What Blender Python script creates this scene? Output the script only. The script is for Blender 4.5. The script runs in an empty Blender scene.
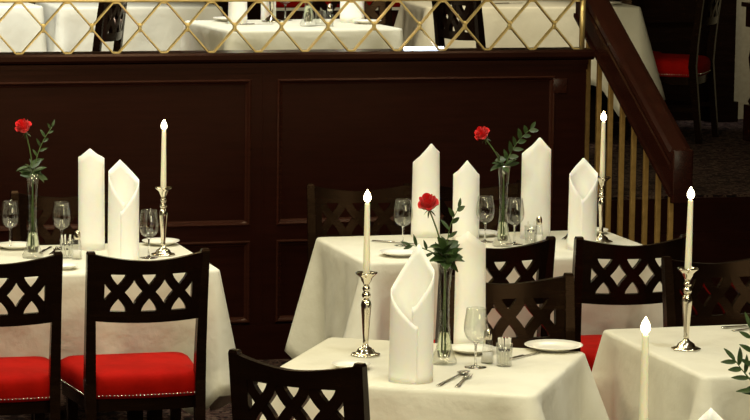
import bpy, bmesh, math, random
from mathutils import Vector, Matrix
random.seed(7)
PI = math.pi
sc = bpy.context.scene
C = sc.collection

# ------------------------------------------------------------------ materials
def mat(name, col, rough=0.5, metal=0.0, noise=None, bump=None, emit=None, trans=0.0, spec=0.5, coat=0.0, ior=1.45, sheen=0.0, sss=0.0, tint=None):
    m = bpy.data.materials.new(name); m.use_nodes = True
    nt = m.node_tree; b = nt.nodes['Principled BSDF']
    b.inputs['Base Color'].default_value = (*col, 1)
    b.inputs['Roughness'].default_value = rough
    b.inputs['Metallic'].default_value = metal
    b.inputs['Specular IOR Level'].default_value = spec
    b.inputs['Coat Weight'].default_value = coat
    b.inputs['Coat Roughness'].default_value = 0.15
    b.inputs['IOR'].default_value = ior
    b.inputs['Transmission Weight'].default_value = trans
    b.inputs['Sheen Weight'].default_value = sheen
    if tint: b.inputs['Specular Tint'].default_value = (*tint, 1)
    if sss:
        b.inputs['Subsurface Weight'].default_value = sss
        b.inputs['Subsurface Radius'].default_value = (0.02, 0.012, 0.006)
    tc = nt.nodes.new('ShaderNodeTexCoord')
    if noise:
        sc3, col2, lo, hi, detail = noise
        mp = nt.nodes.new('ShaderNodeMapping'); mp.inputs['Scale'].default_value = sc3
        nz = nt.nodes.new('ShaderNodeTexNoise'); nz.inputs['Scale'].default_value = 1.0; nz.inputs['Detail'].default_value = detail
        rp = nt.nodes.new('ShaderNodeValToRGB')
        rp.color_ramp.elements[0].position = lo; rp.color_ramp.elements[1].position = hi
        rp.color_ramp.elements[0].color = (*col, 1); rp.color_ramp.elements[1].color = (*col2, 1)
        nt.links.new(tc.outputs['Object'], mp.inputs[0]); nt.links.new(mp.outputs[0], nz.inputs['Vector'])
        nt.links.new(nz.outputs['Fac'], rp.inputs[0]); nt.links.new(rp.outputs[0], b.inputs['Base Color'])
    if bump:
        bs, bst = bump
        n2 = nt.nodes.new('ShaderNodeTexNoise'); n2.inputs['Scale'].default_value = bs; n2.inputs['Detail'].default_value = 4
        bp = nt.nodes.new('ShaderNodeBump'); bp.inputs['Strength'].default_value = bst; bp.inputs['Distance'].default_value = 0.01
        nt.links.new(tc.outputs['Object'], n2.inputs['Vector']); nt.links.new(n2.outputs['Fac'], bp.inputs['Height'])
        nt.links.new(bp.outputs[0], b.inputs['Normal'])
    if emit:
        b.inputs['Emission Color'].default_value = (*emit[0], 1); b.inputs['Emission Strength'].default_value = emit[1]
    return m

M = {}
M['cloth'] = mat('linen_cloth', (.68, .655, .555), .75, noise=((7, 7, 7), (.61, .58, .475), .42, .78, 6), bump=(11, .6), sheen=.1, spec=.2)
M['napkin'] = mat('napkin_linen', (.93, .925, .885), .7, bump=(60, .08), spec=.2, sss=.35)
M['chair_wood'] = mat('black_lacquered_wood', (.0050, .0023, .0014), .24, noise=((6, 6, 40), (.009, .0042, .0024), .35, .8, 4), spec=.26, tint=(1, .60, .36))
M['red'] = mat('red_velvet', (.34, .006, .0035), .75, noise=((12, 12, 12), (.25, .0045, .0025), .4, .7, 4), bump=(40, .1), spec=.08, tint=(1, .3, .25))
M['nail'] = mat('nickel_nail', (.75, .72, .66), .25, 1)
M['mahogany'] = mat('dark_mahogany', (.0128, .0032, .0021), .30, noise=((5, 5, 60), (.021, .0053, .0035), .3, .75, 6), spec=.22, tint=(1, .6, .45))
M['moulding'] = mat('polished_mahogany_moulding', (.026, .0075, .005), .2, noise=((5, 5, 60), (.038, .011, .007), .3, .75, 6), spec=.6, tint=(1, .7, .55))
M['banister_wood'] = mat('banister_mahogany', (.020, .0048, .003), .25, noise=((30, 4, 30), (.034, .0085, .005), .3, .75, 6), spec=.5)
M['brass'] = mat('polished_brass', (.86, .66, .30), .36, .65, noise=((20, 20, 20), (.74, .54, .21), .4, .7, 3))
M['dull_brass'] = mat('aged_brass', (.60, .38, .13), .42, .6, noise=((30, 30, 30), (.48, .29, .09), .35, .7, 3))
M['silver'] = mat('silver_plate', (.80, .74, .62), .13, 1)
M['steel'] = mat('cutlery_steel', (.55, .53, .49), .2, 1)
M['wax'] = mat('ivory_wax', (.92, .87, .68), .5, sss=.5)
M['wick'] = mat('burnt_wick', (.01, .008, .006), .9)
M['flame'] = mat('candle_flame', (1, .8, .4), .5, emit=((1.0, .86, .56), 9))
M['glass'] = mat('clear_glass', (1, 1, 1), .0, trans=1, ior=1.5)
M['water'] = mat('vase_water', (.90, .95, .78), .0, trans=1, ior=1.33)
M['china'] = mat('white_china', (.84, .82, .75), .18, spec=.5)
M['petal'] = mat('red_rose_petal', (.72, .008, .010), .5, noise=((40, 40, 40), (.52, .004, .007), .35, .75, 3), spec=.25, sheen=.15)
M['leaf'] = mat('green_leaf', (.020, .042, .010), .42, noise=((50, 50, 50), (.042, .070, .018), .35, .75, 3), spec=.4)
M['stem'] = mat('green_stem', (.07, .12, .03), .5)
M['salt'] = mat('white_salt', (.86, .84, .80), .9)
M['paper'] = mat('white_paper', (.82, .79, .72), .8)
M['paper_band'] = mat('grey_paper_band', (.12, .11, .12), .8)
M['cream'] = mat('cream_wall_plaster', (.36, .30, .19), .85, noise=((40, 40, 40), (.29, .235, .14), .3, .75, 6), bump=(80, .2))
M['plaster'] = mat('warm_ceiling_plaster', (.42, .35, .24), .9, noise=((3, 3, 3), (.38, .31, .21), .3, .7, 3))
M['panelling'] = mat('dark_room_panelling', (.04, .02, .012), .5, noise=((3, 3, 30), (.06, .03, .018), .3, .75, 4), spec=.2)
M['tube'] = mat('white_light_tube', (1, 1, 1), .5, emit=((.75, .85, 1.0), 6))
# thin drawn glass: clear, with reflections that grow towards grazing angles
def thin_glass():
    m = bpy.data.materials.new('thin_clear_glass'); m.use_nodes = True; nt = m.node_tree; nt.nodes.clear()
    out = nt.nodes.new('ShaderNodeOutputMaterial'); mx = nt.nodes.new('ShaderNodeMixShader')
    tr = nt.nodes.new('ShaderNodeBsdfTransparent'); tr.inputs[0].default_value = (.965, .97, .955, 1)
    gl = nt.nodes.new('ShaderNodeBsdfGlossy'); gl.inputs['Roughness'].default_value = .03
    lw = nt.nodes.new('ShaderNodeLayerWeight'); lw.inputs[0].default_value = .5
    fr = nt.nodes.new('ShaderNodeMath'); fr.operation = 'POWER'; fr.inputs[1].default_value = 3.0
    f2 = nt.nodes.new('ShaderNodeMath'); f2.operation = 'MULTIPLY_ADD'; f2.inputs[1].default_value = .6; f2.inputs[2].default_value = .08
    nt.links.new(lw.outputs['Facing'], fr.inputs[0]); nt.links.new(fr.outputs[0], f2.inputs[0]); fr = f2
    nt.links.new(fr.outputs[0], mx.inputs[0]); nt.links.new(tr.outputs[0], mx.inputs[1]); nt.links.new(gl.outputs[0], mx.inputs[2]); nt.links.new(mx.outputs[0], out.inputs[0])
    return m
M['thin_glass'] = thin_glass()
# patterned carpet
def carpet():
    m = bpy.data.materials.new('patterned_dark_carpet'); m.use_nodes = True; nt = m.node_tree
    b = nt.nodes['Principled BSDF']; b.inputs['Roughness'].default_value = .95; b.inputs['Specular IOR Level'].default_value = .1
    tc = nt.nodes.new('ShaderNodeTexCoord')
    v = nt.nodes.new('ShaderNodeTexVoronoi'); v.inputs['Scale'].default_value = 22; v.feature = 'SMOOTH_F1'
    n = nt.nodes.new('ShaderNodeTexNoise'); n.inputs['Scale'].default_value = 17; n.inputs['Detail'].default_value = 3; n.inputs['Distortion'].default_value = 2.2
    r = nt.nodes.new('ShaderNodeValToRGB'); cr = r.color_ramp
    cr.elements[0].position = .40; cr.elements[0].color = (.006, .004, .0045, 1)
    cr.elements[1].position = .74; cr.elements[1].color = (.035, .018, .013, 1)
    e = cr.elements.new(.56); e.color = (.010, .006, .006, 1)
    e = cr.elements.new(.60); e.color = (.032, .007, .008, 1)
    e = cr.elements.new(.66); e.color = (.11, .075, .06, 1)
    mx = nt.nodes.new('ShaderNodeMath'); mx.operation = 'MULTIPLY_ADD'; mx.inputs[1].default_value = .25
    nt.links.new(tc.outputs['Object'], v.inputs['Vector']); nt.links.new(tc.outputs['Object'], n.inputs['Vector'])
    nt.links.new(v.outputs['Distance'], mx.inputs[0]); nt.links.new(n.outputs['Fac'], mx.inputs[2])
    nt.links.new(mx.outputs[0], r.inputs[0]); nt.links.new(r.outputs[0], b.inputs['Base Color'])
    return m
M['carpet'] = carpet()

# ------------------------------------------------------------------ mesh helpers
def B(): return bmesh.new()
def box(bm, x0, x1, y0, y1, z0, z1):
    v = [bm.verts.new(p) for p in ((x0,y0,z0),(x1,y0,z0),(x1,y1,z0),(x0,y1,z0),(x0,y0,z1),(x1,y0,z1),(x1,y1,z1),(x0,y1,z1))]
    for f in ((0,3,2,1),(4,5,6,7),(0,1,5,4),(1,2,6,5),(2,3,7,6),(3,0,4,7)): bm.faces.new([v[i] for i in f])
    return v
def ring_loft(bm, rings, cap0=True, cap1=True, closed=True):
    R = [[bm.verts.new(p) for p in r] for r in rings]
    n = len(R[0])
    for a, b in zip(R, R[1:]):
        for i in range(n if closed else n - 1):
            j = (i + 1) % n
            bm.faces.new((a[i], a[j], b[j], b[i]))
    if cap0: bm.faces.new(R[0][::-1])
    if cap1: bm.faces.new(R[-1])
    return R
def lathe(bm, prof, n=32, mod=None, cap0=True, cap1=True, off=(0,0,0)):
    rings = []
    for r, z in prof:
        r = max(r, 1e-4)
        rings.append([(off[0] + r*(mod(i*2*PI/n, z) if mod else 1)*math.cos(i*2*PI/n), off[1] + r*(mod(i*2*PI/n, z) if mod else 1)*math.sin(i*2*PI/n), off[2] + z) for i in range(n)])
    ring_loft(bm, rings, cap0, cap1)
def tube(bm, pts, rad, n=8, flat=None):
    pts = [Vector(p) for p in pts]
    rad = rad if isinstance(rad, (list, tuple)) else [rad]*len(pts)
    rings = []
    up = Vector((0.13, 0.31, 1)).normalized()
    for i, p in enumerate(pts):
        d = (pts[min(i+1, len(pts)-1)] - pts[max(i-1, 0)]).normalized()
        a = d.cross(up)
        if a.length < .05: a = d.cross(Vector((1, 0, 0)))
        a.normalize(); b = d.cross(a).normalized()
        rings.append([p + a*math.cos(k*2*PI/n)*rad[i] + b*math.sin(k*2*PI/n)*rad[i] for k in range(n)])
    ring_loft(bm, rings)
def prism(bm, pts, z0, z1):
    ring_loft(bm, [[(x, y, z0) for x, y in pts], [(x, y, z1) for x, y in pts]])
def bevel(bm, w, seg=2):
    bmesh.ops.bevel(bm, geom=[e for e in bm.edges], offset=w, segments=seg, affect='EDGES', profile=.6)
def obj(name, bm, m, parent=None, smooth=True, loc=(0,0,0), rot=(0,0,0), angle=None):
    bmesh.ops.recalc_face_normals(bm, faces=bm.faces)
    me = bpy.data.meshes.new(name); bm.to_mesh(me); bm.free()
    for k in (m if isinstance(m, (list, tuple)) else [m]): me.materials.append(M[k])
    if smooth:
        for p in me.polygons: p.use_smooth = True
        if angle is not None:
            try: me.set_sharp_from_angle(angle=math.radians(angle))
            except Exception: pass
    o = bpy.data.objects.new(name, me); C.objects.link(o)
    o.location = loc; o.rotation_euler = rot
    if parent: o.parent = parent
    return o
def thing(name, label, cat, loc=(0,0,0), rz=0, group=None):
    o = bpy.data.objects.new(name, None); C.objects.link(o)
    o.empty_display_size = .05
    o.location = loc; o.rotation_euler = (0, 0, rz); o['label'] = label; o['category'] = cat
    if group: o['group'] = group
    return o
def tag(o, label, cat, group=None):
    o['label'] = label; o['category'] = cat
    if group: o['group'] = group
    return o
def struct(name, bm, m, parent=None, smooth=False):
    o = obj(name, bm, m, parent, smooth=smooth)
    if parent is None: o['kind'] = 'structure'
    return o
KIDS = {}
def children(o): return [c for c in C.objects if c.parent == o]
def dup(root, loc, rz, label, group=None):
    r = root.copy(); C.objects.link(r); r.location = loc
    r.rotation_euler = (root.rotation_euler[0], root.rotation_euler[1], rz)
    r['label'] = label
    if group: r['group'] = group
    for ch in children(root):
        c = ch.copy(); C.objects.link(c); c.parent = r
        for g in children(ch):
            d = g.copy(); C.objects.link(d); d.parent = c
    return r

# ------------------------------------------------------------------ the room
YW = 13.0      # front face of the parapet wall that carries the raised level
PF = 0.70      # raised floor height
bm = B(); box(bm, -3, 9, -2, 16.6, -.1, 0); struct('floor', bm, 'carpet')
bm = B(); box(bm, -3, 4.80, YW+.03, 16.45, .0, PF); box(bm, 4.80, 9, YW, 16.45, 0, PF); struct('floor_raised', bm, 'carpet')
bm = B()
for i in range(3): box(bm, 4.80, 6.6, YW - .28*(i+1), YW - .28*i, 0, PF - .175*(i+1))
struct('floor_steps', bm, 'mahogany')
bm = B(); box(bm, 4.80, 9, YW-.012, YW, 0, PF-.012); struct('trim_3', bm, 'mahogany')
bm = B(); box(bm, -3, 9, -2, 16.6, 3.6, 3.7); struct('ceiling', bm, 'plaster')
bm = B(); box(bm, -3.1, -3, -2, 16.6, 0, 3.6); struct('wall_left', bm, 'panelling')
bm = B(); box(bm, 9, 9.1, -2, 16.6, 0, 3.6); struct('wall_right', bm, 'panelling')
bm = B(); box(bm, -3, 9, -2.1, -2, 0, 3.6); struct('wall_front', bm, 'panelling')
bm = B(); box(bm, -3, 9, 16.45, 16.6, 0, 3.6); struct('wall_back', bm, 'cream')
# dark wainscot over the back wall, ending at a dark pilaster left of the bare cream stretch
bm = B(); box(bm, -3, 6.83, 16.41, 16.45, PF, 2.3)
for zz in (1.0, 1.28, 1.5): box(bm, -3, 6.83, 16.395, 16.41, zz, zz+.03)
struct('trim_1', bm, 'chair_wood')
bm = B(); box(bm, 6.82, 6.945, 16.30, 16.45, PF, 3.6); box(bm, 6.80, 6.965, 16.28, 16.45, PF, PF+.12); struct('trim_2', bm, 'chair_wood')

# parapet wall: core, cap, frieze, panels with mouldings, lower panels
bm = B(); box(bm, -3, 4.79, YW, YW+.10, 0, 1.345); wp = struct('wall_middle', bm, 'mahogany')
bm = B()
prof = [(YW-.035, 1.352), (YW-.042, 1.362), (YW-.042, 1.382), (YW-.034, 1.392), (YW+.13, 1.392), (YW+.13, 1.345), (YW-.02, 1.345)]
ring_loft(bm, [[(x, y, z) for y, z in prof] for x in (-3, 4.825)]); struct('wall_cap', bm, 'mahogany', wp)
def strip(bm, x0, x1, z0, z1, d): box(bm, x0, x1, YW-d, YW+.001, z0, z1)
bm = B()
strip(bm, -3, 4.80, 1.325, 1.345, .026); strip(bm, -3, 4.80, 1.30, 1.325, .016)
strip(bm, -3, 4.80, 0, .16, .02)
for x0, x1 in ((-3, .62), (1.90, 2.0), (3.235, 3.30), (4.66, 4.795)):
    pass
panels = [(-.55, .55), (.68, 1.86), (1.99, 3.205), (3.325, 4.645)]
for x0, x1 in panels: pass
# stiles between the panels stand proud of the panel fields
xs = [-3] + [v for p in panels for v in p] + [4.795]
for a, b in zip(xs[0::2], xs[1::2]): strip(bm, a, b, .16, 1.30, .010)
for a, b in panels: strip(bm, a, b, 1.272, 1.30, .010); strip(bm, a, b, .545, .612, .010)
struct('wall_frame', bm, 'mahogany', wp)
bm = B()
def picture_mould(bm, x0, x1, z0, z1, w=.026):
    pr = [(0, .0), (0, .017), (.007, .021), (.013, .017), (.018, .010), (w, .005), (w, 0)]
    for flip in range(4):
        rings = []
        for end in (0, 1):
            ring = []
            for t, d in pr:
                if flip == 0: ring.append(((x0+t) if not end else (x1-t), YW-d, z1-t))
                if flip == 1: ring.append(((x0+t) if not end else (x1-t), YW-d, z0+t))
                if flip == 2: ring.append((x0+t, YW-d, (z0+t) if not end else (z1-t)))
                if flip == 3: ring.append((x1-t, YW-d, (z0+t) if not end else (z1-t)))
            rings.append(ring)
        ring_loft(bm, rings)
for x0, x1 in panels:
    picture_mould(bm, x0, x1, .612, 1.272)
    picture_mould(bm, x0, x1, .17, .545)
struct('wall_moulding', bm, 'moulding', wp)
# centre joint of the stile
bm = B(); strip(bm, 3.258, 3.266, .16, 1.30, .013); struct('wall_joint', bm, 'mahogany', wp)
bm = B(); box(bm, 4.632, 4.70, YW-.022, YW-.0105, 1.19, 1.26); bevel(bm, .003)
tag(obj('wall_plate', bm, 'banister_wood'), 'small brown square cover plate near the upper end of the dark panelled wall', 'wall plate')

# ------------------------------------------------------------------ brass lattice railing on the parapet
rail = thing('brass_railing', 'low brass railing of diamond lattice along the top of the dark panelled wall', 'railing', (0, YW, 1.392))
pitch = .2153; X0 = 2.2686; zm = .113; zt = .223
def bar(bm, p, q, d=.014, t=.0032):   # flat bar of depth 2d along Y and thickness 2t
    p = Vector(p); q = Vector(q); dd = (q-p).normalized(); nrm = Vector((-dd.z, 0, dd.x))*t; Yv = Vector((0, d, 0))
    ring_loft(bm, [[c + nrm + Yv, c + nrm - Yv, c - nrm - Yv, c - nrm + Yv] for c in (p, q)])
k0, k1 = -9, 11
for k in range(k0, k1+1):
    pass
bmu, bml = B(), B()
for k in range(k0, k1+1):
    xn = X0 + pitch*k; h = pitch/2
    bar(bmu, (xn, .0, zm+.004), (xn+h-.014, 0, zt)); bar(bml, (xn, 0, zm-.004), (xn+h-.014, 0, .004))
    bar(bmu, (xn+h-.014, 0, zt), (xn+h+.014, 0, zt)); bar(bml, (xn+h-.014, 0, .004), (xn+h+.014, 0, .004))
    if k < k1:
        bar(bmu, (xn+h+.014, 0, zt), (xn+pitch, 0, zm+.004)); bar(bml, (xn+h+.014, 0, .004), (xn+pitch, 0, zm-.004))
obj('upper_lattice', bmu, 'brass', rail, smooth=False)
obj('lower_lattice', bml, 'brass', rail, smooth=False)
for k in range(k0, k1+1):
    bm = B(); xn = X0 + pitch*k; box(bm, xn-.007, xn+.007, -.0125, .0125, zm-.02, zm+.02); bevel(bm, .003)
    obj('clip', bm, 'brass', rail)
bm = B(); box(bm, X0+pitch*k0, 4.79, -.012, .012, zt+.003, zt+.017); bevel(bm, .003); obj('top_bar', bm, 'brass', rail)
bm = B(); box(bm, 4.765, 4.785, -.010, .010, 0, zt+.003); obj('post', bm, 'brass', rail)
bm = B(); box(bm, X0+pitch*k0-.02, X0+pitch*k0, -.010, .010, 0, zt+.017); obj('post', bm, 'brass', rail)

bm = B(); tube(bm, [(3.94, YW+.075, 1.3985), (4.13, YW+.075, 1.3985)], .006, 10)
tag(obj('light_tube', bm, 'tube'), 'thin lit white tube lying on the dark wall cap behind the brass lattice', 'lamp')

# ------------------------------------------------------------------ stair banister
bn = thing('stair_banister', 'dark mahogany stair banister with brass balusters descending at the end of the panelled wall', 'banister')
def rz_(y): return 1.03 + .56*(y - 12.0)
def sweep(bm, prof, y0=12.0, y1=13.25):
    ring_loft(bm, [[(x, y, rz_(y)+z) for x, z in prof] for y in (y0, y1)])
bm = B(); sweep(bm, [(4.822, -.045), (4.815, -.03), (4.818, -.008), (4.835, 0), (4.905, 0), (4.925, -.008), (4.93, -.03), (4.92, -.045)]); obj('handrail', bm, 'banister_wood', bn, smooth=False)
bm = B(); sweep(bm, [(4.832, -.20), (4.832, -.045), (4.912, -.045), (4.912, -.20)]); obj('fascia', bm, 'banister_wood', bn, smooth=False)
bm = B(); sweep(bm, [(4.824, -.085), (4.819, -.077), (4.819, -.066), (4.824, -.058), (4.833, -.058), (4.833, -.085)])
sweep(bm, [(4.822, -.205), (4.822, -.188), (4.833, -.188), (4.833, -.205)]); obj('moulding', bm, 'banister_wood', bn, smooth=False)
bm = B(); box(bm, 4.826, 4.918, 11.965, 12.0, .80, 1.035); bevel(bm, .006); obj('end_block', bm, 'banister_wood', bn)
for y in (13.17, 13.02, 12.865, 12.71, 12.56, 12.405, 12.25, 12.10):
    n = 0 if y >= YW else int((YW - y)/.28) + 1
    z0 = max(PF - .175*n, 0)
    bm = B(); box(bm, 4.861, 4.882, y-.0105, y+.0105, z0, rz_(y)-.185); bevel(bm, .002)
    obj('baluster', bm, 'dull_brass', bn, smooth=False)
# turned newel of the railing on the far right
nw = thing('newel_post', 'turned reddish brown newel post in front of the bare cream wall', 'post', (6.64, 15.25, PF))
bm = B(); box(bm, -.06, .06, -.06, .06, 0, .20); bevel(bm, .006); obj('base', bm, 'banister_wood', nw)
bm = B(); lathe(bm, [(.045, .20), (.055, .22), (.04, .25), (.032, .30), (.05, .40), (.058, .46), (.045, .54), (.034, .58), (.05, .61), (.05, .63)], 20); obj('turned_shaft', bm, 'banister_wood', nw)
bm = B(); box(bm, -.06, .06, -.06, .06, .63, .74); box(bm, -.08, .08, -.08, .08, .74, .765); obj('cap', bm, 'banister_wood', nw, smooth=False)

# ------------------------------------------------------------------ tables and cloths
def make_table(cx, cy, w, d, rz, base, label, h=.735):
    t = thing('dining_table', label, 'table', (cx, cy, base), rz, 'dining tables under white cloths')
    bm = B(); box(bm, -w/2+.012, w/2-.012, -d/2+.012, d/2-.012, h-.03, h); obj('tabletop', bm, 'chair_wood', t, smooth=False)
    for sx in (-1, 1):
        for sy in (-1, 1):
            bm = B(); x, y = sx*(w/2-.2), sy*(d/2-.2); box(bm, x-.025, x+.025, y-.025, y+.025, 0, h-.03)
            obj('leg', bm, 'chair_wood', t, smooth=False)
def make_cloth(cx, cy, w, d, rz, base, label, drop=.36, corner=.12, tops=.748, seed=0, flare=.045):
    rnd = random.Random(seed)
    make_table(cx, cy, w, d, rz, base, 'dark table under the ' + label)
    bm = B()
    z = tops
    # perimeter samples: (x, y, outward dir, distance to the nearest corner)
    per = []
    hw, hd = w/2, d/2; rc = .02
    corners = [(hw, -hd, -PI/2), (hw, hd, 0), (-hw, hd, PI/2), (-hw, -hd, PI)]
    NS = 36
    for ci, (x, y, a0) in enumerate(corners):
        sx, sy = (1 if x > 0 else -1), (1 if y > 0 else -1)
        for k in range(9):
            a = a0 + k*PI/16
            per.append((x - sx*rc + rc*math.cos(a), y - sy*rc + rc*math.sin(a), Vector((math.cos(a), math.sin(a), 0)), 0.0, ci))
        nx, ny, _ = corners[(ci+1) % 4]
        L = math.hypot(nx-x, ny-y)
        dirn = Vector(((nx-x)/L, (ny-y)/L, 0)); out = Vector((math.cos(a0+PI/2), math.sin(a0+PI/2), 0))
        for k in range(1, NS):
            s = rc + (L-2*rc)*k/NS
            per.append((x+dirn.x*s, y+dirn.y*s, out, min(s, L-s), ci + k/NS))
    ph = [rnd.uniform(0, 6.28) for _ in range(6)]
    rows = [(-.015, 0), (-.006, 0), (0, .0015), (.0045, .005), (.007, .012)] + [(None, t) for t in (.08, .18, .3, .42, .55, .68, .8, .9, 1.0)]
    rings = []
    for off, t in rows:
        ring = []
        for i, (x, y, o, ds, u) in enumerate(per):
            wn = math.exp(-(ds/.055)**2); ww = math.exp(-(ds/.15)**2)
            if off is not None:
                ring.append((x + o.x*off, y + o.y*off, z - t)); continue
            L = drop*(1 + .10*ww + .40*math.exp(-((ds-.10)/.09)**2))
            fold = .007*math.sin(u*2*PI*2.2 + ph[0]) + .005*math.sin(u*2*PI*4.1 + ph[1])
            dent = -.034*math.exp(-((ds-.10)/.04)**2)            # the valley each side of a corner fold
            out = .007 + t*(flare + corner*wn + dent) + (t**.8)*fold*(1-wn)
            ring.append((x + o.x*out, y + o.y*out, z - .012 - t*L))
        rings.append(ring)
    R = ring_loft(bm, rings, True, False)
    bm.faces.ensure_lookup_table()
    o = obj('tablecloth', bm, 'cloth', None, smooth=True, loc=(cx, cy, base), rot=(0, 0, rz))
    md = o.modifiers.new('thickness', 'SOLIDIFY'); md.thickness = .002; md.offset = 1
    return tag(o, label, 'tablecloth', 'white tablecloths')
make_cloth(1.86, 11.20, 1.38, .76, 0, 0, 'white cloth of the left table, behind two red-seated chairs', seed=1, corner=.085, drop=.37, flare=.008)
make_cloth(3.755, 11.235, 1.23, .73, 0, 0, 'white cloth of the middle table, before the stair balusters', seed=2, corner=.115, drop=.37, flare=.008)
make_cloth(2.72, 8.735, .84, .78, math.radians(-31), 0, 'white cloth of the turned front table under the large napkin', seed=3, drop=.25, corner=.09, flare=.03)
make_cloth(4.172, 8.80, 1.36, .88, 0, 0, 'white cloth of the right front table under a lone candlestick', seed=4, corner=.10, flare=.014)
make_cloth(2.80, 6.45, .90, .80, 0, 0, 'white cloth of the nearest table, below the picture edge', seed=5)
make_cloth(3.645, 13.96, .86, .72, math.radians(4), PF, 'white cloth of the raised table right behind the lattice', seed=6, drop=.42, corner=.06, flare=.02)
make_cloth(3.20, 15.72, .86, .70, 0, PF, 'white cloth of the raised table behind the thin edge-on chair', seed=7, drop=.42, corner=.04, flare=.012)
make_cloth(5.34, 15.53, 1.18, .62, math.radians(-4), PF, 'white cloth of the raised table beside the banister', seed=8, drop=.40, corner=.10)
make_cloth(2.36, 15.78, .64, .62, math.radians(4), PF, 'white cloth in loose folds at far left of the raised level', seed=9, drop=.42, corner=.03, flare=.012)

# ------------------------------------------------------------------ chairs
def make_chair(label, loc, rz):
    t = thing('dining_chair', label, 'chair', loc, rz, 'black lattice-back dining chairs')
    def yp(z):   # depth of the back posts at height z
        if z < .42: return -.045 + .045*(z/.42)
        u = (z-.42)/.48
        return -.055*u**1.3
    for s in (-1, 1):
        bm = B(); rings = []
        for z, xw, w, dd in ((0, .195, .015, .016), (.22, .197, .017, .018), (.42, .20, .019, .021), (.55, .201, .018, .019), (.70, .203, .0165, .017), (.84, .205, .0155, .015), (.893, .206, .015, .014), (.902, .206, .012, .011)):
            y = yp(z); x = s*xw
            rings.append([(x-w, y-dd, z), (x+w, y-dd, z), (x+w, y+dd, z), (x-w, y+dd, z)])
        ring_loft(bm, rings); obj('leg', bm, 'chair_wood', t, smooth=False)
    def surf(x, z, off): return (x, yp(z) - .032*(1-(x/.205)**2) + off, z)
    def panel(bm, xs, lo, hi, th=.010):
        rings = []
        for x in xs:
            a, b = lo(x), hi(x)
            mid = [a + (b-a)*k/3 for k in range(4)]
            rings.append([surf(x, zz, -th) for zz in mid] + [surf(x, zz, th) for zz in mid[::-1]])
        ring_loft(bm, rings)
    X = [-.195 + .39*i/20 for i in range(21)]
    bm = B(); panel(bm, X, lambda x: .822 - .004*(1-(x/.2)**2), lambda x: .866 + .026*abs(x/.195)**1.6, .012); obj('top_rail', bm, 'chair_wood', t, angle=40)
    bm = B(); panel(bm, X, lambda x: .650 - .008*(1-(x/.2)**2), lambda x: .688 - .004*(1-(x/.2)**2), .012); obj('bottom_rail', bm, 'chair_wood', t, angle=40)
    bm = B()
    for s in (-1, 1):
        panel(bm, [s*(.158 + .037*i/3) for i in range(4)], lambda x: .68, lambda x: .83, .0115)
    lat = bm
    zc, hz, a, hw = .755, .074, .0450, .0165
    for i, xc in enumerate((-.110, 0, .110)):
        for s in (-1, 1):
            pts = []
            for k in range(15):
                u = -1 + 2*k/14
                px = xc + s*a*math.sin(PI/2*u); pz = zc + hz*u
                dx = s*a*PI/2*math.cos(PI/2*u); dz = hz
                l = math.hypot(dx, dz); pts.append((px, pz, dz/l, -dx/l))
            th = .0105 + .0008*s; rings = []
            for px, pz, nx, nz in pts:
                A = (px - nx*hw, pz - nz*hw); Bq = (px + nx*hw, pz + nz*hw)
                rings.append([surf(*A, -th), surf(*Bq, -th), surf(*Bq, th), surf(*A, th)])
            ring_loft(lat, rings)
    obj('lattice', lat, 'chair_wood', t, angle=40)
    # cushion: rounded trapezoid rings
    def outline(k, z, dome=0):
        pts = []
        hb, hf, y0, y1 = .212*k, .244*k, -.0, .415
        cy = (y0+y1)/2; hy = (y1-y0)/2*k
        for cxs, cys, a0, wd in ((1, 1, 0, hf), (-1, 1, PI/2, hf), (-1, -1, PI, hb), (1, -1, 3*PI/2, hb)):
            r = .05*k if cys > 0 else .03*k
            for j in range(7):
                aa = a0 + j*PI/12
                pts.append((cxs*(wd-r) + r*math.cos(aa), cy + cys*(hy-r) + r*math.sin(aa), z))
            if cxs == -1 and cys == -1:
                pts += [(-(hb-r) + 2*(hb-r)*q/10, cy - hy, z) for q in range(1, 10)]
        pts = [(x, y - (.022*k*(1-(x/max(hb, 1e-4))**2) if y < .1 and abs(x) < hb else 0), z) for x, y, z in pts]
        return pts
    bm = B(); ring_loft(bm, [outline(k, z) for k, z in ((.985, .362), (1.0, .372), (1.012, .40), (1.005, .425), (.975, .441), (.90, .452), (.7, .459), (.4, .463), (.1, .464))])
    obj('seat', bm, 'red', t)
    seat = [c for c in C.objects if c.parent == t and c.name.startswith('seat')][0]
    bm = B(); ring_loft(bm, [outline(k, z) for k, z in ((.94, .315), (.96, .317), (.96, .36), (.94, .362))]); obj('seat_rail', bm, 'chair_wood', t, angle=40)
    bm = B(); pts = outline(1.012, .374); pts.append(pts[0]); acc = 0
    for p, q in zip(pts, pts[1:]):
        p = Vector(p); q = Vector(q); L = (q-p).length; s = (.0135 - acc) if acc else 0
        while s < L:
            c = p + (q-p)*(s/L)
            bmesh.ops.create_icosphere(bm, subdivisions=1, radius=.0042, matrix=Matrix.Translation(c))
            s += .0135
        acc = L - (s - .0135)
    for sx in (-1, 1):
        for zz in (.388, .402):
            bmesh.ops.create_icosphere(bm, subdivisions=1, radius=.0042, matrix=Matrix.Translation((sx*.172, -.004, zz)))
    obj('nail_trim', bm, 'nail', seat)
    for s in (-1, 1):
        bm = B(); ring_loft(bm, [[(s*.195+x*w, .37+y*w, z) for x, y in ((-1,-1),(1,-1),(1,1),(-1,1))] for z, w in ((0, .013), (.25, .018), (.36, .021))]); obj('leg', bm, 'chair_wood', t, smooth=False)
        bm = B(); box(bm, s*.196-.009, s*.196+.009, -.01, .36, .17, .195); obj('stretcher', bm, 'chair_wood', t, smooth=False)
    return t
deg = math.radians
ch0 = make_chair('black lattice-back chair with red seat seen from behind, beside a wine glass and candlestick', (2.176, 10.375, 0), deg(0))
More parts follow.
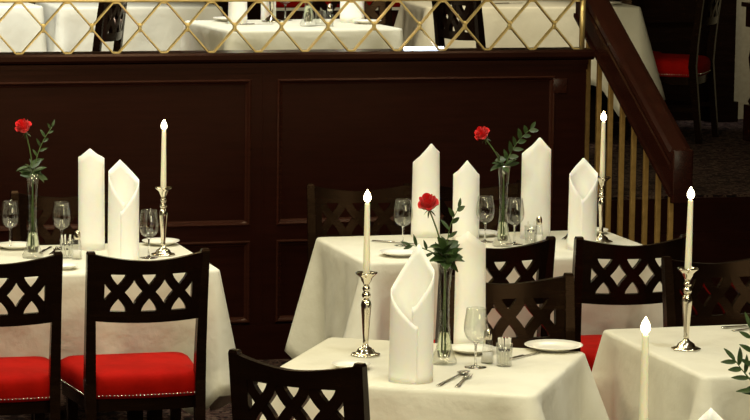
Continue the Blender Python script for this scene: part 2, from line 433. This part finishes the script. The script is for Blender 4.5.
dup(ch0, (1.652, 10.395, 0), deg(-2), 'black red-seated chair cut by the left picture edge, in front of a rose vase')
dup(ch0, (2.185, 8.175, 0), deg(-45), 'black chair back seen from behind, nearest and lowest, in front of the turned table')
dup(ch0, (3.50, 10.43, 0), deg(2), 'black chair seen from behind, its back half hidden by the front table napkin')
dup(ch0, (4.018, 10.40, 0), deg(-3), 'black lattice-back chair seen from behind below the middle table candlestick')
dup(ch0, (3.250, 9.45, 0), deg(178), 'dark brown chair back facing the camera behind the plate on the turned table')
dup(ch0, (4.145, 9.76, 0), deg(183), 'dark brown chair facing the camera at the right edge, behind a candlestick')
dup(ch0, (3.45, 12.05, 0), deg(172), 'dim dark chair against the panelled wall, behind the candle of the front table')
dup(ch0, (3.97, 12.04, 0), deg(180), 'dim dark chair against the panelled wall, hidden behind standing napkins and a rose')
dup(ch0, (2.20, 12.06, 0), deg(180), 'dim dark chair against the panelled wall, behind the left table')
dup(ch0, (2.83, 14.48, PF), deg(64), 'black chair seen nearly edge-on through the lattice, between two cream cloths')
dup(ch0, (4.64, 14.36, PF), deg(-77), 'black chair seen obliquely through the lattice, left of the right-hand cream cloth')
dup(ch0, (4.18, 14.80, PF), deg(180), 'black chair at the end of the raised middle table behind the lattice')
dup(ch0, (6.345, 15.36, PF), deg(54), 'black chair with dark red seat on the raised floor, beyond the banister')
dup(ch0, (6.07, 16.20, PF), deg(180), 'black chair in shadow behind the raised back table, left of the red-seated one')

# red padded bench against the back wainscot
bn2 = thing('wall_bench', 'wooden bench with red padded back against the far wainscot behind the lattice', 'bench', (4.62, 16.32, PF))
bm = B(); box(bm, -.50, .50, -.10, .05, 0, .674)
for zz in (.25, .45, .60): box(bm, -.50, .50, -.106, -.10, zz, zz+.012)
obj('panelled_back', bm, 'banister_wood', bn2, smooth=False)
bm = B(); box(bm, -.50, .50, -.13, .03, .690, .95); bevel(bm, .02, 3); obj('pad', bm, 'red', bn2)
bm = B(); box(bm, -.50, .50, -.125, -.10, .674, .690); obj('piping', bm, 'paper', bn2, smooth=False)

# ------------------------------------------------------------------ candlesticks and candles
def make_candlestick(label, loc):
    t = thing('candlestick', label, 'candlestick', loc, 0, 'silver candlesticks')
    sc_ = lambda a, z: 1 + .055*math.cos(8*a)*max(0, 1 - z/.02)
    bm = B(); lathe(bm, [(.043, 0), (.0465, .002), (.0455, .0055), (.039, .0075), (.033, .0085), (.029, .0125), (.0265, .019), (.020, .024), (.0125, .028), (.0095, .032), (.0085, .036)], 48, sc_); obj('foot', bm, 'silver', t)
    oc = lambda a, z: 1 + .05*math.cos(6*a)
    bm = B(); lathe(bm, [(.0085, .036), (.0095, .042), (.0085, .048), (.010, .07), (.0125, .11), (.0155, .15), (.0165, .162), (.014, .172), (.009, .180)], 24, oc); obj('stem', bm, 'silver', t)
    bm = B(); lathe(bm, [(.008, .180), (.013, .186), (.0145, .192), (.012, .199), (.008, .203), (.0115, .208), (.0125, .213), (.010, .219), (.0075, .223)], 24); obj('knop', bm, 'silver', t)
    sc2 = lambda a, z: 1 + .06*math.cos(6*a)*max(0, (z-.245)/.02)
    bm = B(); lathe(bm, [(.0075, .223), (.011, .230), (.016, .238), (.018, .246), (.026, .254), (.033, .260), (.034, .264), (.027, .262), (.015, .258), (.0118, .258), (.0118, .246)], 36, sc2); obj('cup', bm, 'silver', t)
    return t
def make_candle(label, loc, h=.222, tilt=(0, 0)):
    t = thing('candle', label, 'candle', loc, 0, 'lit ivory taper candles'); t.rotation_euler = (tilt[0], tilt[1], 0)
    bm = B(); lathe(bm, [(.0108, 0), (.0112, .02), (.0095, h*.6), (.0082, h-.004), (.0070, h), (.003, h-.001)], 20); obj('wax', bm, 'wax', t)
    bm = B(); tube(bm, [(0, 0, h-.002), (.0005, 0, h+.005), (.0015, 0, h+.010)], .0009, 6); obj('wick', bm, 'wick', t)
    bm = B(); lathe(bm, [(.0005, h+.002), (.0075, h+.005), (.0115, h+.012), (.0120, h+.019), (.0092, h+.029), (.0042, h+.037), (.0006, h+.043)], 16); obj('flame', bm, 'flame', t)
    l = bpy.data.lights.new('candle_glow', 'POINT'); l.energy = 1.1; l.color = (1, .70, .36); l.shadow_soft_size = .012
    lo = bpy.data.objects.new('candle_glow', l); C.objects.link(lo); lo.parent = t; lo.location = (0, 0, h+.062)
    return t
Z = .7505
make_candlestick('silver candlestick on the turned front table, behind the nearest chair', (2.578, 8.925, Z))
make_candle('lit ivory candle on the turned front table, before the dim chair back', (2.578, 8.925, Z+.2465), .236)
CS = [((3.614, 8.815, Z), 'silver candlestick alone on the front table at the right edge', 'lit ivory candle at the right, in front of the dark stair', .236, .012),
      ((2.423, 11.215, Z), 'silver candlestick on the left table, right of a wine glass', 'lit ivory candle on the left table against the dark wall', .236, .006),
      ((4.226, 11.235, Z), 'silver candlestick on the middle table, right of the last napkin', 'lit ivory candle on the middle table before the balusters', .240, 0),
      ((2.607, 6.615, Z), 'candlestick of the nearest table, below the picture edge', 'nearest and largest lit candle, rising from the bottom of the picture', .247, 0),
      ((3.585, 14.13, PF+Z), 'candlestick on the raised middle table behind the lattice', 'candle on the raised middle table, above the lattice top', .212, 0)]
cs0 = [o for o in C.objects if o.name == 'candlestick'][0]
for loc, l1, l2, h, tl in CS:
    near = loc[1] < 7
    c = dup(cs0, loc, .3, l1)
    if near: c.scale = (1, 1, .83)
    make_candle(l2, (loc[0], loc[1], loc[2]+(.2045 if near else .2465)), h, (0, tl))

# ------------------------------------------------------------------ napkins
def make_napkin(label, loc, h=.38, rx=.05, ry=.036, tip=0.0, sl=.6, vee=.10, rz=0, taper=.06, lean=0.0, flip=1, seam=0.0):
    """tall standing folded napkin: a tube wrapped round itself, cut to a point; its seam is at local -Y when rz = 0"""
    bm = B(); N = 64; rows = 12; rings = []
    ov = .14
    A = [(-PI-ov) + (2*PI+2*ov)*i/N for i in range(N+1)]
    def near(x): return h - sl*rx*abs(x - tip)
    def ztop(a):
        x = math.sin(a)
        if abs(a) <= PI/2: return near(x)
        if vee < .06: return near(x) - vee*(1-abs(x))
        return near(1 if a > 0 else -1) - vee*min(1, (abs(a)-PI/2)/(PI/2))**1.15
    for k in range(rows+1):
        t = k/rows; ring = []
        for a in A:
            z = ztop(a)*t
            sp = 1 + .05*max(0, flip*a/PI)
            q = 1 + taper*(1-t) + .015*math.sin(3*a+2*t)
            x = rx*(math.sin(a) + seam*max(0, -math.cos(a))*(1-abs(math.sin(a))))*q*sp; y = ry*math.cos(a)*q*sp
            # flatten faces a little: superellipse
            ring.append((x + lean*z, y, z))
        rings.append(ring)
    ring_loft(bm, rings, False, False, closed=False)
    o = obj('napkin', bm, 'napkin', None, loc=loc, rot=(0, 0, rz))
    md = o.modifiers.new('thickness', 'SOLIDIFY'); md.thickness = .0022; md.offset = 0
    return tag(o, label, 'napkin', 'standing folded white napkins')
view = -deg(16)      # the tables are seen a little from their left
make_napkin('tall white folded napkin on the left table, pointed and plain, left of the second one', (2.183, 11.425, Z), .400, .049, .036, 0.05, .85, .02, PI+view, .02)
make_napkin('white folded napkin with open front fold on the left table, right of the plain one', (2.239, 11.075, Z),   .385, .056, .042, -.3, 1.0, .115, view, .03)
make_napkin('large white folded napkin with curling front fold on the turned front table', (2.592, 8.475, Z), .412, .063, .048, .28, 1.65, .105, view, .03, flip=-1, seam=.12)
make_napkin('white napkin standing behind the rose vase at the back of the turned table', (2.955, 9.03, Z), .375, .046, .036, .25, .8, .03, PI+view, .08)
make_napkin('white napkin on the middle table with slanting top, left of three others', (3.577, 11.53, Z), .385, .052, .040, -.35, 1.2, .02, PI+view, .10)
make_napkin('short pointed white napkin of the middle table, just right of the slanting one', (3.707, 11.40, Z), .328, .051, .040, .0, 1.25, .03, PI+view, .03)
make_napkin('tallest white napkin of the middle table, right of the rose vase', (4.000, 11.39, Z), .418, .057, .040, -.15, 1.15, .02, PI+view, .04)
make_napkin('white napkin with open front fold on the middle table, beside the candlestick', (4.073, 11.04, Z), .362, .054, .042, .05, 1.1, .10, view, .03)
make_napkin('white napkin tip of the nearest table peeping over the bottom edge', (2.60, 6.17, Z), .350, .062, .046, .0, .95, .10, view, .03)
make_napkin('white napkin left on the raised middle table behind the lattice', (3.385, 14.00, PF+Z), .33, .042, .034, 0, .8, .03, PI+view)
make_napkin('thin white napkin at the back of the raised middle table, right of the first', (3.60, 14.25, PF+Z), .33, .034, .03, 0, .8, .03, PI+view)
make_napkin('white napkin right on the raised middle table, standing beside a plate', (3.975, 14.07, PF+Z), .36, .055, .04, 0, .8, .03, PI+view)

# ------------------------------------------------------------------ glassware
def make_wineglass(label, loc):
    t = thing('wine_glass', label, 'wine glass', loc, 0, 'empty stemmed wine glasses')
    bm = B()
    lathe(bm, [(.0335, 0), (.034, .0012), (.020, .003), (.006, .006), (.0038, .012), (.0034, .045), (.0038, .070), (.008, .078)], 28); obj('stem', bm, 'glass', t)
    bm = B()
    out = [(.0045, .0772), (.014, .080), (.025, .087), (.0330, .098), (.0372, .112), (.0380, .126), (.0362, .146), (.0325, .168), (.0305, .184)]
    inn = [(r-.0013, z + (.004 if i < 3 else 0)) for i, (r, z) in enumerate(out)]
    inn[0] = (.0005, .0830)
    lathe(bm, out + [(.0299, .1848)] + inn[::-1], 36, None, True, True); obj('bowl', bm, 'thin_glass', t)
    return t
wg0 = make_wineglass('wine glass on the left table between a napkin and a candlestick', (2.354, 11.155, Z))
for loc, l in [((2.070, 11.45, Z), 'wine glass on the left table, behind the salt shaker'),
               ((1.880, 11.52, Z), 'wine glass at the left picture edge on the left table'),
               ((3.410, 11.29, Z), 'wine glass at the left end of the middle table, near the slanting napkin'),
               ((3.860, 11.24, Z), 'wine glass just right of the rose vase on the middle table'),
               ((3.766, 11.33, Z), 'wine glass just left of the rose vase on the middle table'),
               ((2.853, 8.655, Z), 'wine glass on the turned front table, in front of a salt shaker'),
               ((3.685, 14.25, PF+Z), 'wine glass on the raised middle table behind the lattice')]:
    dup(wg0, loc, 0, l)
def make_vase(label, loc):
    t = thing('bud_vase', label, 'vase', loc, 0, 'slim clear bud vases')
    out = [(.038, 0), (.0405, .004), (.040, .014), (.035, .022), (.0265, .045), (.0195, .085), (.0155, .13), (.0150, .18), (.0165, .23), (.0205, .28), (.0255, .322)]
    inn = [(.001, .020), (.020, .022), (.0235, .046), (.0175, .085), (.0138, .13), (.0133, .18), (.0148, .23), (.0188, .28), (.0240, .322)]
    bm = B(); lathe(bm, out + inn[::-1], 32); obj('body', bm, 'thin_glass', t)
    bm = B(); lathe(bm, [(.001, .0205), (.0192, .0225), (.0228, .046), (.0170, .085), (.0150, .098)], 24); obj('water', bm, 'water', t)
    return t
va0 = make_vase('slim glass vase with a rose on the left table', (1.921, 11.24, Z))
dup(va0, (3.797, 11.20, Z), 0, 'slim glass vase with a leaning rose on the middle table')
dup(va0, (2.776, 8.735, Z), 0, 'slim glass vase with a rose on the turned front table, right of the large napkin')
dup(va0, (2.825, 6.38, Z), 0, 'glass vase of the nearest table below the picture edge')
dup(va0, (3.688, 13.82, PF+Z), 0, 'glass vase on the raised middle table behind the lattice')

def curve(p0, p1, bend, n=10):
    p0, p1, bend = Vector(p0), Vector(p1), Vector(bend); return [p0.lerp(p1, i/n) + bend*math.sin(PI*i/n) for i in range(n+1)]
def leaf(bm, base, d, L, W, up=(0, -.4, 1), droop=.15, fold=.25):
    base, d = Vector(base), Vector(d).normalized(); u = Vector(up)
    s = d.cross(u).normalized(); n = s.cross(d).normalized()
    rows = []
    for k in range(7):
        t = k/6; w = W*math.sin(PI*min(.985, max(.015, t**.85)))**.7/2
        c = base + d*(L*t) - n*(droop*L*t*t)
        rows.append([bm.verts.new(c - s*w + n*(fold*w)), bm.verts.new(c), bm.verts.new(c + s*w + n*(fold*w))])
    for a, b in zip(rows, rows[1:]):
        bm.faces.new((a[0], a[1], b[1], b[0])); bm.faces.new((a[1], a[2], b[2], b[1]))
def bloom(bm, c, axis, R=.029, seed=0):
    rnd = random.Random(seed)
    q = Vector((0, 0, 1)).rotation_difference(Vector(axis).normalized())
    c = Vector(c)
    for n, r, H, op, lift in ((3, .32, .042, .02, .010), (4, .58, .044, .08, .006), (5, .84, .042, .16, .002), (5, 1.0, .033, .34, -.002)):
        r0 = rnd.uniform(0, 6)
        for p in range(n):
            pc = r0 + p*2*PI/n + rnd.uniform(-.12, .12); wid = 1.25*PI/n*1.15; rows = []
            hh = H*rnd.uniform(.92, 1.1)
            for k in range(7):
                v = k/6; row = []
                rad = R*r*(.28 + .72*math.sin(v*PI/2)**.8) + R*op*max(0, v-.55)**1.6*1.9
                for j in range(7):
                    u = -1 + j/3
                    a = pc + u*wid*(.35 + .65*math.sin(PI*min(1, v*.62+.18)))
                    z = lift + hh*v - hh*.22*abs(u)**2.2*v - op*.022*max(0, v-.7)/.3
                    pt = Vector((rad*math.cos(a), rad*math.sin(a), z)); row.append(bm.verts.new(c + q @ pt))
                rows.append(row)
            for A, Bq in zip(rows, rows[1:]):
                for j in range(6): bm.faces.new((A[j], A[j+1], Bq[j+1], Bq[j]))
def make_rose(label, loc, top, axis, seed, leaves):
    t = thing('rose', label, 'flower', loc, 0, 'single red roses')
    top = Vector(top); ax = Vector(axis).normalized()
    base = top - ax*.004
    mid = Vector((0, 0, .31))
    pts = [(0.003, 0, .034), (0.002, 0, .15), (0.0, 0, .26)] + [mid.lerp(base, i/6) + Vector((0.006*math.sin(PI*i/6), 0, 0)) for i in range(7)]
    bm = B(); tube(bm, pts, .0024, 8); obj('stem', bm, 'stem', t)
    bm = B(); bloom(bm, top, ax, .028, seed); b = obj('bloom', bm, 'petal', t)
    bm = B()
    for k in range(5):
        a = k*2*PI/5 + .3
        q = Vector((0, 0, 1)).rotation_difference(ax); d = q @ Vector((math.cos(a), math.sin(a), -.45))
        leaf(bm, base, d, .026, .006, up=ax, droop=.3)
    obj('sepals', bm, 'leaf', t)
    bm = B()
    for (bx, by, bz), d, L, W in leaves: leaf(bm, (bx, by, bz), d, L, W, droop=.25)
    obj('leaves', bm, 'leaf', t)
    return t
def make_sprig(label, loc, tip, seed, n=11, L=.034, W=.013, fine=False, base_leaves=0, mid=(0, 0, .30)):
    rnd = random.Random(seed)
    t = thing('greenery_sprig', label, 'foliage', loc, 0, 'green sprigs beside the roses')
    tip = Vector(tip); m = Vector(mid)
    path = [Vector((-.004, .004, .036)), Vector((-.003, .003, .17)), Vector((0, .002, .27))] + [m.lerp(tip, i/9) + Vector((-.012*math.sin(PI*i/9), 0, .01*math.sin(PI*i/9))) for i in range(10)]
    bm = B(); tube(bm, path, [.0020]*4 + [.0017]*5 + [.0011]*4, 6); obj('stem', bm, 'stem', t)
    bm = B(); ax = (tip - m).normalized(); side = ax.cross(Vector((0, 1, 0))).normalized()
    for k in range(n):
        f = (k+.5)/n; p = path[3].lerp(path[-1], f) + Vector((-.012*math.sin(PI*f), 0, .01*math.sin(PI*f)))
        d = ax*.75 + side*(1 if k % 2 else -1)*.8 + Vector((0, rnd.uniform(-.6, .4), rnd.uniform(-.1, .2)))
        leaf(bm, p, d, L*rnd.uniform(.8, 1.2)*(1.1-.4*f), W*rnd.uniform(.85, 1.15), up=(rnd.uniform(-.4, .4), -1, .4))
    leaf(bm, tip, ax, L*.8, W*.8, up=(0, -1, .3))
    for k in range(base_leaves):
        a = rnd.uniform(0, 2*PI); d = Vector((math.cos(a), .6*math.sin(a), rnd.uniform(-.25, .9)))
        leaf(bm, (rnd.uniform(-.012, .012), rnd.uniform(-.01, .01), .315 + rnd.uniform(0, .05)), d, rnd.uniform(.042, .058), rnd.uniform(.026, .034), up=(rnd.uniform(-.3, .3), -.8, .7))
    obj('leaves', bm, 'leaf', t)
    return t
V1 = (1.921, 11.24, Z); V2 = (3.797, 11.20, Z); V3 = (2.776, 8.735, Z); V5 = (2.825, 6.38, Z)
make_rose('red rose leaning left in the vase on the left table', V1, (-.028, 0, .485), (-.35, -.25, .8), 3,
          [((-.002, 0, .33), (-.9, -.2, .25), .05, .026), ((.0, 0, .335), (-.5, -.4, .7), .045, .024), ((.004, 0, .33), (.8, -.2, .5), .05, .026), ((.004, 0, .33), (.7, -.3, -.5), .055, .022), ((-.014, 0, .35), (-.95, 0, -.1), .05, .02)])
make_sprig('thin leafy green sprig beside the rose on the left table', V1, (.074, 0, .500), 5, 10, .038, .012, mid=(.003, 0, .315), base_leaves=7)
make_rose('red rose leaning left in the vase on the middle table', V2, (-.083, 0, .435), (-.55, -.25, .7), 8,
          [((-.004, 0, .325), (-.9, -.3, -.12), .06, .028), ((-.006, 0, .325), (-.7, -.3, .3), .05, .024), ((-.02, 0, .35), (-.3, -.4, .8), .045, .018), ((.004, 0, .325), (.7, -.3, .6), .05, .022)])
make_sprig('leafy green sprig leaning right beside the rose on the middle table', V2, (.108, 0, .465), 11, 11, .046, .020, mid=(.003, 0, .315), base_leaves=3)
make_rose('red rose nearest the camera, above the large folded napkin', V3, (-.055, 0, .485), (-.25, -.35, .8), 13,
          [((0, 0, .33), (-.6, -.4, .65), .06, .034), ((0, 0, .33), (.7, -.3, .7), .06, .034), ((0, 0, .325), (.85, -.4, .15), .058, .032), ((0, 0, .325), (-.8, -.4, .2), .062, .032), ((0, 0, .32), (.8, -.4, -.45), .05, .034), ((0, 0, .32), (-.2, -.8, -.1), .05, .036), ((-.012, 0, .36), (-.9, -.3, .35), .05, .015), ((-.004, 0, .34), (.1, -.5, .8), .06, .036)])
make_sprig('dark green sprig with narrow leaves behind the nearest rose', V3, (.040, 0, .485), 17, 7, .040, .014, mid=(.006, 0, .33), base_leaves=13)
make_sprig('narrow-leaved greenery spray left of the nearest rose vase stem', V3, (-.115, -.01, .375), 19, 6, .044, .011, mid=(-.004, 0, .33))
make_sprig('greenery at the right picture edge, upper spray with pointed leaves', V5, (-.05, 0, .50), 23, 9, .050, .013, base_leaves=9, mid=(0, 0, .33))
make_sprig('greenery at the right picture edge, lower spray reaching left', V5, (-.085, .0, .425), 29, 8, .050, .014, mid=(0, 0, .33))

# ------------------------------------------------------------------ plates, cutlery, condiments
def make_plate(label, loc, r=.082):
    bm = B(); lathe(bm, [(.045*r/.082, 0), (.047*r/.082, .003), (r*.72, .0075), (r*.985, .0155), (r, .017), (r*.985, .0182), (r*.74, .0115), (r*.62, .0070), (r*.3, .0055), (.0005, .0055)], 48)
    o = obj('side_plate', bm, 'china', None, loc=loc); return tag(o, label, 'plate', 'white side plates')
make_plate('white plate on the turned front table, before a dark chair back', (3.195, 8.90, Z), .094)
make_plate('white plate mostly hidden behind the rose vase of the turned table', (2.921, 8.90, Z), .075)
make_plate('white dish at the left of the turned table, by the nearest chair', (2.47, 8.71, Z), .06)
make_plate('white plate left of the rose vase on the left table', (1.896, 11.50, Z), .075)
make_plate('white plate behind the candlestick on the left table', (2.475, 11.50, Z), .075)
make_plate('small white plate at the front edge of the left table, below the salt shaker', (1.985, 10.93, Z), .055)
make_plate('white plate at the left end of the middle table, beside the slanting napkin', (3.320, 11.02, Z), .083)
make_plate('white plate behind the second napkin on the middle table', (3.80, 11.50, Z), .075)
make_plate('white plate at the right end of the middle table, beside the candlestick', (4.28, 11.49, Z), .07)
make_plate('white plate at the right picture edge on the right front table', (4.06, 9.06, Z), .09)
make_plate('white plate at the left corner of the raised middle table', (3.40, 14.21, PF+Z), .085)
make_plate('white plate at the right end of the raised middle table', (4.02, 13.96, PF+Z), .07)
make_plate('white plate on the raised back table beyond the banister', (5.77, 15.35, PF+Z), .09)

def make_spoon(label, loc, rz, L=.19):
    t = thing('spoon', label, 'spoon', loc, rz, 'steel cutlery')
    bm = B(); rings = []
    for x, w, z in ((0, .007, .002), (.02, .008, .002), (.06, .0045, .004), (L-.06, .0028, .006), (L-.045, .003, .005)):
        rings.append([(x, -w, z-.001), (x, w, z-.001), (x, w, z+.001), (x, -w, z+.001)])
    ring_loft(bm, rings); obj('handle', bm, 'steel', t)
    bm = B(); rings = []
    for k in range(1, 7):
        a = k/6; rr = .021*a
        rings.append([(L-.022 + 1.35*rr*math.cos(j*2*PI/20), rr*math.sin(j*2*PI/20)*.85, .001 + .007*a*a) for j in range(20)])
    top = [[(L-.022 + 1.35*.021*a*math.cos(j*2*PI/20), .021*a*math.sin(j*2*PI/20)*.85, .0022 + .0068*a*a) for j in range(20)] for a in (1, .7, .4, .1)]
    ring_loft(bm, rings + top); obj('bowl', bm, 'steel', t)
    return t
def make_fork(label, loc, rz, L=.19):
    t = thing('fork', label, 'fork', loc, rz, 'steel cutlery')
    bm = B(); rings = []
    for x, w, z in ((0, .007, .002), (.02, .008, .002), (.06, .0045, .004), (L-.075, .003, .007), (L-.06, .011, .005), (L-.045, .0125, .003)):
        rings.append([(x, -w, z-.001), (x, w, z-.001), (x, w, z+.001), (x, -w, z+.001)])
    ring_loft(bm, rings); obj('handle', bm, 'steel', t)
    for k in range(4):
        y = -.0105 + .007*k; bm = B()
        ring_loft(bm, [[(x, y-w, z-.0009), (x, y+w, z-.0009), (x, y+w, z+.0009), (x, y-w, z+.0009)] for x, w, z in ((L-.046, .0022, .003), (L-.02, .0018, .0025), (L, .0008, .006))]); obj('tine', bm, 'steel', t)
    return t
def make_knife(label, loc, rz, L=.2):
    t = thing('knife', label, 'knife', loc, rz, 'steel cutlery')
    bm = B(); box(bm, 0, .095, -.0065, .0065, 0.0005, .007); bevel(bm, .002); obj('handle', bm, 'steel', t)
    bm = B(); prism(bm, [(.093, -.004), (L-.02, -.009), (L, .0), (L-.01, .005), (.093, .005)], .002, .0035); obj('blade', bm, 'steel', t, smooth=False)
    return t
make_spoon('steel spoon near the front corner of the turned table', (2.645, 8.375, Z), deg(52), .24)
make_fork('steel fork lying against the spoon at the front of the turned table', (2.695, 8.345, Z), deg(62), .2)
make_knife('steel knife on the plate-side of the turned table, behind the paper sticks', (2.985, 8.74, Z), deg(38), .19)
make_knife('steel knife on the left table, left of the salt shaker', (1.965, 11.33, Z), deg(68), .2)
make_fork('steel fork beside the knife on the left table', (2.00, 11.30, Z), deg(70), .19)
make_knife('steel knife on the middle table behind its left plate', (3.32, 11.42, Z), deg(-35), .2)
make_fork('steel fork on the middle table, between the tallest napkin and the candlestick side', (4.10, 11.33, Z), deg(60), .19)
make_fork('steel fork near the right picture edge on the right front table', (3.90, 9.11, Z), deg(15), .19)
make_knife('steel knife beside the fork on the right front table', (3.885, 9.165, Z), deg(8), .2)
make_knife('steel knife at the front of the raised middle table', (3.36, 13.92, PF+Z), deg(12), .2)
make_knife('dark knife on the raised back table beside the banister', (5.17, 15.45, PF+Z), deg(20), .2)

def make_shaker(label, loc):
    t = thing('salt_shaker', label, 'salt shaker', loc, 0, 'glass salt shakers')
    fac = lambda a, z: 1 + .05*math.cos(4*a)
    bm = B(); lathe(bm, [(.019, 0), (.020, .003), (.0175, .03), (.0135, .06), (.0115, .068)], 32, fac, True, True); obj('glass_body', bm, 'thin_glass', t)
    bm = B(); lathe(bm, [(.0165, .004), (.0160, .02), (.0152, .030), (.0005, .0305)], 24, fac); obj('salt', bm, 'salt', t)
    bm = B(); lathe(bm, [(.0120, .067), (.0125, .075), (.0118, .088), (.009, .095), (.003, .098)], 24); obj('cap', bm, 'silver', t)
    return t
ss0 = make_shaker('salt shaker on the turned front table, behind the wine glass', (2.912, 8.715, Z)); ss0.scale = (1, 1, 1.12)
dup(ss0, (2.080, 11.175, Z), .2, 'salt shaker on the left table, left of the plain napkin')
dup(ss0, (3.968, 11.255, Z), .5, 'salt shaker on the middle table, in front of the tallest napkin')
dup(ss0, (3.785, 13.79, PF+Z), .1, 'salt shaker on the raised middle table behind the lattice')
def make_pot(label, loc):
    t = thing('pick_glass', label, 'small glass', loc, 0, 'small glasses for paper-wrapped picks')
    out = [(.022, 0), (.0235, .002), (.0245, .03), (.026, .072)]
    inn = [(.0005, .008), (.0205, .009), (.0225, .03), (.0243, .072)]
    bm = B(); lathe(bm, out + inn[::-1], 32); obj('tumbler', bm, 'thin_glass', t)
    return t
def make_pick(label, loc, tilt, az):
    t = thing('wrapped_pick', label, 'toothpick', loc, az, 'paper-wrapped picks standing in small glasses'); t.rotation_euler = (0, tilt, az)
    bm = B(); box(bm, -.0032, .0032, -.0016, .0016, 0, .080); obj('wrapper', bm, 'paper', t, smooth=False)
    bm = B(); box(bm, -.0034, .0034, -.0018, .0018, .040, .048); obj('printed_band', bm, 'paper_band', t, smooth=False)
    return t
pots = [((2.946, 8.655, Z), 'small glass of paper picks on the turned front table', 'paper-wrapped pick standing in the small glass on the turned table', 10),
        ((2.046, 11.215, Z), 'small glass of paper picks on the left table, beside the salt shaker', 'paper-wrapped pick standing in the small glass on the left table', 5),
        ((3.935, 11.258, Z), 'small glass of paper picks on the middle table, beside the salt shaker', 'paper-wrapped pick standing in the small glass on the middle table', 4),
        ((3.755, 13.85, PF+Z), 'small glass on the raised middle table, left of its salt shaker', None, 0)]
pot0 = pick0 = None
for loc, l1, l2, n in pots:
    pot0p = make_pot(l1, loc) if pot0 is None else dup(pot0, loc, 0, l1)
    pot0 = pot0 or pot0p
    for k in range(n):
        a = k*2*PI/n + .4; r = .0105
        pl = (loc[0] + r*math.cos(a), loc[1] + r*math.sin(a), loc[2] + .0085)
        if pick0 is None: pick0 = make_pick(l2, pl, .09, a)
        else:
            p = dup(pick0, pl, a, l2); p.rotation_euler = (0, .09, a)

# ------------------------------------------------------------------ lights
def area(x, y, z, sx, sy, e, col=(.98, .885, .57), rx=0, ry=0):
    l = bpy.data.lights.new('fill_light', 'AREA'); l.shape = 'RECTANGLE'; l.size = sx; l.size_y = sy; l.energy = e; l.color = col  # area lights here are added fill, not fixtures of the room
    o = bpy.data.objects.new('fill_light', l); C.objects.link(o); o.location = (x, y, z); o.rotation_euler = (rx, ry, 0); return o
def spot(x, y, e, tx=None, ty=None, tz=.75, ang=62, z=3.5, col=(.97, .98, .90)):
    l = bpy.data.lights.new('aimed_spot', 'SPOT'); l.energy = e; l.color = col; l.spot_size = math.radians(ang); l.spot_blend = .7; l.shadow_soft_size = .07
    o = bpy.data.objects.new('aimed_spot', l); C.objects.link(o); o.location = (x, y, z)
    d = Vector(((tx if tx is not None else x) - x, (ty if ty is not None else y) - y, tz - z))
    o.rotation_euler = d.to_track_quat('-Z', 'Y').to_euler()
for x, y, e in ((1.55, 10.5, 104), (2.3, 10.6, 100), (3.2, 10.5, 80), (4.0, 10.4, 100), (2.4, 7.8, 96), (2.9, 8.1, 48), (4.0, 8.0, 98), (2.6, 5.6, 130)):
    spot(x, y, e)
for x, y, e in ((2.3, 14.5, 330), (3.4, 13.5, 230)):
    spot(x, y, e, x, y+.4, 1.45, 70)
spot(4.7, 14.2, 215, 5.05, 15.4, 1.2, 36, col=(1, .87, .60))
spot(7.3, 15.3, 110, 7.2, 16.45, 1.5, 46)  # added narrow spot that brightens the bare cream wall
for x, y, e in ((1.4, 12.2, 14), (3.0, 12.2, 14), (4.6, 12.0, 14)): area(x, y, 3.5, .6, .4, e)  # added above the parapet for moulding highlights and brighter brass
for x, y, e in ((-.2, 6.0, 110), (2.4, 4.6, 40), (4.2, 5.2, 36), (.9, 9.0, 44), (2.9, 6.6, 30), (.8, 11.9, 30), (2.7, 10.0, 30)):  # added soft overhead fill for the upright cloth and napkin faces
    area(x, y, 3.5, .7, .7, e, rx=deg(22))
area(6.4, -1.85, 2.45, 4.0, 1.0, 60, rx=deg(90))  # invented light behind the camera, added for chair-back gloss and front fill
spot(2.1, 13.6, 130, 2.35, 15.4, 1.25, 26, col=(.92, .97, 1))  # extra cool white spot, added to brighten the far left raised cloth
w = bpy.data.worlds.new('World'); sc.world = w; w.use_nodes = True
w.node_tree.nodes['Background'].inputs[0].default_value = (1, .9, .75, 1); w.node_tree.nodes['Background'].inputs[1].default_value = .02

# ------------------------------------------------------------------ camera
cd = bpy.data.cameras.new('Camera'); cam = bpy.data.objects.new('Camera', cd); C.objects.link(cam)
a, b, r = deg(16.26), deg(7.29), deg(.72)
F = Vector((math.sin(a)*math.cos(b), math.cos(a)*math.cos(b), -math.sin(b)))
r0 = Vector((math.cos(a), -math.sin(a), 0)); u0 = r0.cross(F)
Rr = r0*math.cos(r) + u0*math.sin(r); Uu = -r0*math.sin(r) + u0*math.cos(r)
cam.matrix_world = Matrix(((Rr.x, Uu.x, -F.x, 0), (Rr.y, Uu.y, -F.y, 0), (Rr.z, Uu.z, -F.z, 2.4), (0, 0, 0, 1)))
cd.sensor_width = 36; cd.lens = 3000/750*36; cd.clip_end = 100
sc.camera = cam
sc.view_settings.view_transform = 'Standard'; sc.view_settings.look = 'None'
sc.view_settings.exposure = 0; sc.view_settings.gamma = 1; sc.view_settings.use_curve_mapping = False
sc.cycles.max_bounces = 10; sc.cycles.transmission_bounces = 10; sc.cycles.transparent_max_bounces = 12
sc.cycles.caustics_refractive = True; sc.cycles.caustics_reflective = False; sc.cycles.blur_glossy = 1.0
sc.cycles.use_denoising = True; sc.cycles.sample_clamp_indirect = 4
